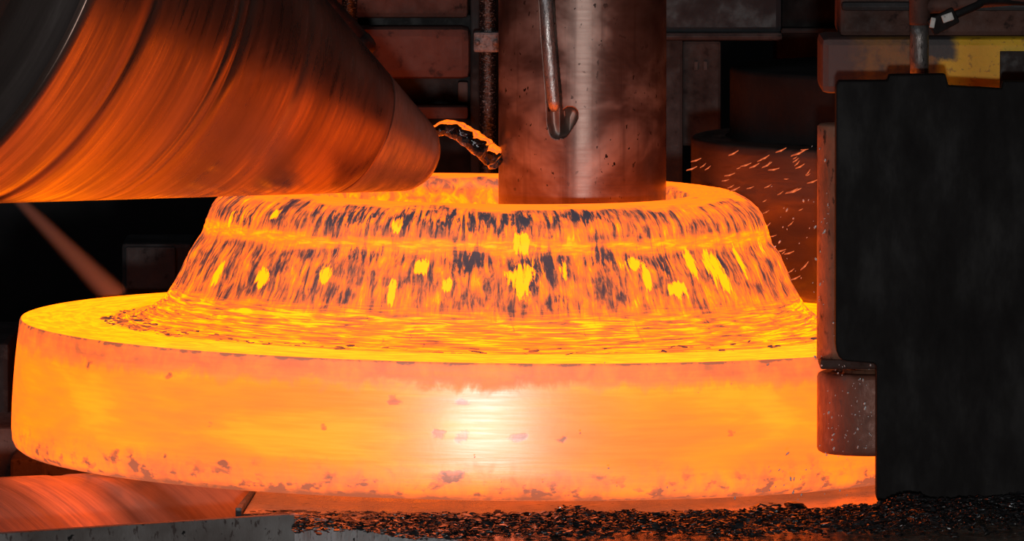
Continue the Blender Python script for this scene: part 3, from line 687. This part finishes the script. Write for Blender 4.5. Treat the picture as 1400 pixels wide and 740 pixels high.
for k, (x, y, s, lab) in enumerate([(1086, 690, 19, 'big black lump of wet scale below the guide roller'), (640, 706, 14, 'black lump of scale below the bright highlight of the flange'),
                                    (828, 716, 15, 'black lump of scale in the heap straight below the mandrel'),]):
    r = np.random.default_rng(100 + k)
    b = bmesh.new(); bmesh.ops.create_icosphere(b, subdivisions=2, radius=1)
    for v in b.verts:
        q = v.co; d = 1 + .28 * math.sin(q.x * 3.1 + k) * math.cos(q.y * 2.7 + k * 2) + r.normal(0, .07)
        v.co = Vector((q.x * d * s * .0010, q.y * d * s * .0009, q.z * d * s * .0005))
    p = Pz(x, y, ZT + .012)
    o = bm_obj('scale_lump', b, M['scale']); o.location = (p.x, p.y, ZT + .008); o.rotation_euler = (r.normal(0, .1), r.normal(0, .15), r.normal(0, .5))
    tag(o, lab, 'debris', 'black lumps in the scale heap')

# ---------------------------------------------------------------- flying hot scale and water drops
def spark_mat():
    t = NT('hot_spark'); n_ = t.noise(t.coord('Object', (90, 90, 90)), 1, 2)
    t.set(Base_Color=(.1, .05, .03), Roughness=.6, Emission_Color=t.ramp(n_, [(.4, (.35, .05, .014)), (.7, (1.0, .21, .06))]), Emission_Strength=1.0); return t.m
M['spark'] = spark_mat()
def sliver(l, wd):
    b = bmesh.new(); bmesh.ops.create_icosphere(b, subdivisions=1, radius=1)
    for v in b.verts:
        x = v.co.x; v.co = Vector((x * l, v.co.y * wd * (1 - .5 * x), v.co.z * wd * (1 - .5 * x) + .12 * l * x * x))
    me = bpy.data.meshes.new('spark'); b.to_mesh(me); b.free(); me.materials.append(M['spark']); return me
slv = [sliver(.008, .0011), sliver(.012, .0015), sliver(.005, .0009), sliver(.017, .0018)]
r = np.random.default_rng(5)
big = [(1010, 230), (1020, 226), (1040, 219), (1046, 216), (1026, 257), (1092, 210), (1100, 205), (1058, 232), (992, 247), (1003, 210), (1075, 245), (1094, 228), (968, 230), (946, 231), (1105, 236), (1085, 262), (1050, 255), (1068, 206)]
for k in range(46):
    if k < len(big): x, y = big[k]; me = slv[k % 2 + (2 if k % 5 == 0 else 0)]
    else:
        x = r.uniform(1030, 1112); y = r.uniform(215, 395); me = slv[int(r.integers(0, 3))]
        if k % 4 == 0: x = r.uniform(930, 1110); y = r.uniform(190, 260)
        lim = np.interp(y, [180, 265, 320, 395], [900, 1012, 1055, 1095]);  x = max(x, lim)
    o = bpy.data.objects.new('spark', me); COL.objects.link(o); o.location = P(x, y, r.uniform(-.25, .05))
    o.rotation_euler = (r.normal(0, .2), -r.normal(.42, .2), r.normal(0, .3))
    tag(o, 'orange spark of hot scale flying between the ring neck and the guide bracket', 'spark', 'flying sparks right of the neck')
def drops(name, n, sampler, mat, seed, label, smin=.0007, smax=.0022):
    r = np.random.default_rng(seed); V, Fc = [], []
    b = bmesh.new(); bmesh.ops.create_icosphere(b, subdivisions=1, radius=1); bv = [v.co.copy() for v in b.verts]; bf = [[v.index for v in f.verts] for f in b.faces]; b.free()
    for _ in range(n):
        c = sampler(r); s = smin + (smax - smin) * r.random() ** 3; k = r.uniform(1, 2.6); a = r.normal(.3, .4); base = len(V)
        for q in bv:
            x, z = q.x * s, q.z * s * k; V.append(Vector(c) + Vector((x * math.cos(a) + z * math.sin(a), q.y * s, z * math.cos(a) - x * math.sin(a))))
        Fc += [[base + i_ for i_ in f] for f in bf]
    return tag(link(name, mesh_pd(name, V, Fc), mat, None, True), label, 'water', kind='stuff')
td = NT('water_drop'); td.set(Base_Color=(.8, .8, .8), Roughness=.15, Specular_IOR_Level=1.0, Transmission_Weight=.35, IOR=1.33); M['drop'] = td.m
def s1_(r):
    q = r.random()
    if q < .45: return P(r.uniform(1120, 1196), r.uniform(498, 625), RY - .10)
    if q < .62: return P(r.uniform(1100, 1142), r.uniform(200, 500), -.74)
    if q < .8: return P(r.normal(1090, 45), r.normal(660, 18), -.84)
    if q < .9: return P(r.uniform(640, 1100), r.uniform(490, 680), -.90)
    return P(r.uniform(1050, 1110), r.uniform(240, 400), -.1)
drops('water_drops', 170, s1_, M['drop'], 21, 'bright water drops splashing around the guide roller and arm')

# ---------------------------------------------------------------- fine water mist jet at the left
m0, m1 = P(14, 262, .62), P(160, 408, .52)
def mist_mat():
    m = bpy.data.materials.new('water_mist'); m.use_nodes = True; t = m.node_tree; t.nodes.clear()
    N = t.nodes.new; out = N('ShaderNodeOutputMaterial'); vs = N('ShaderNodeVolumeScatter')
    tc = N('ShaderNodeTexCoord'); sx = N('ShaderNodeSeparateXYZ'); cx = N('ShaderNodeCombineXYZ'); ln = N('ShaderNodeVectorMath'); ln.operation = 'LENGTH'
    L = t.links.new; L(tc.outputs['Object'], sx.inputs[0]); L(sx.outputs[0], cx.inputs[0]); L(sx.outputs[1], cx.inputs[1]); L(cx.outputs[0], ln.inputs[0])
    wd = N('ShaderNodeMath'); wd.operation = 'MULTIPLY_ADD'; L(sx.outputs[2], wd.inputs[0]); wd.inputs[1].default_value = .06; wd.inputs[2].default_value = .013
    dv = N('ShaderNodeMath'); dv.operation = 'DIVIDE'; L(ln.outputs['Value'], dv.inputs[0]); L(wd.outputs[0], dv.inputs[1])
    mr = N('ShaderNodeMapRange'); mr.interpolation_type = 'SMOOTHSTEP'; L(dv.outputs[0], mr.inputs[0])
    for k, v in ((1, 1.0), (2, 0.0), (3, 0.0), (4, 22.0)): mr.inputs[k].default_value = v
    L(mr.outputs[0], vs.inputs['Density'])
    vs.inputs['Color'].default_value = (1, .95, .93, 1); vs.inputs['Anisotropy'].default_value = 0
    L(vs.outputs[0], out.inputs['Volume']); return m
M['mist'] = mist_mat()
ln_ = (m1 - m0).length
o = lathe('mist_jet', [(.0005, 0), (.013, 0), (.013 + .06 * ln_, ln_), (.0005, ln_)], 24, M['mist'])
o.location = m0; o.rotation_mode = 'QUATERNION'; o.rotation_quaternion = (m1 - m0).to_track_quat('Z', 'Y')
tag(o, 'narrow pale jet of water mist falling behind the flange at left', 'water')
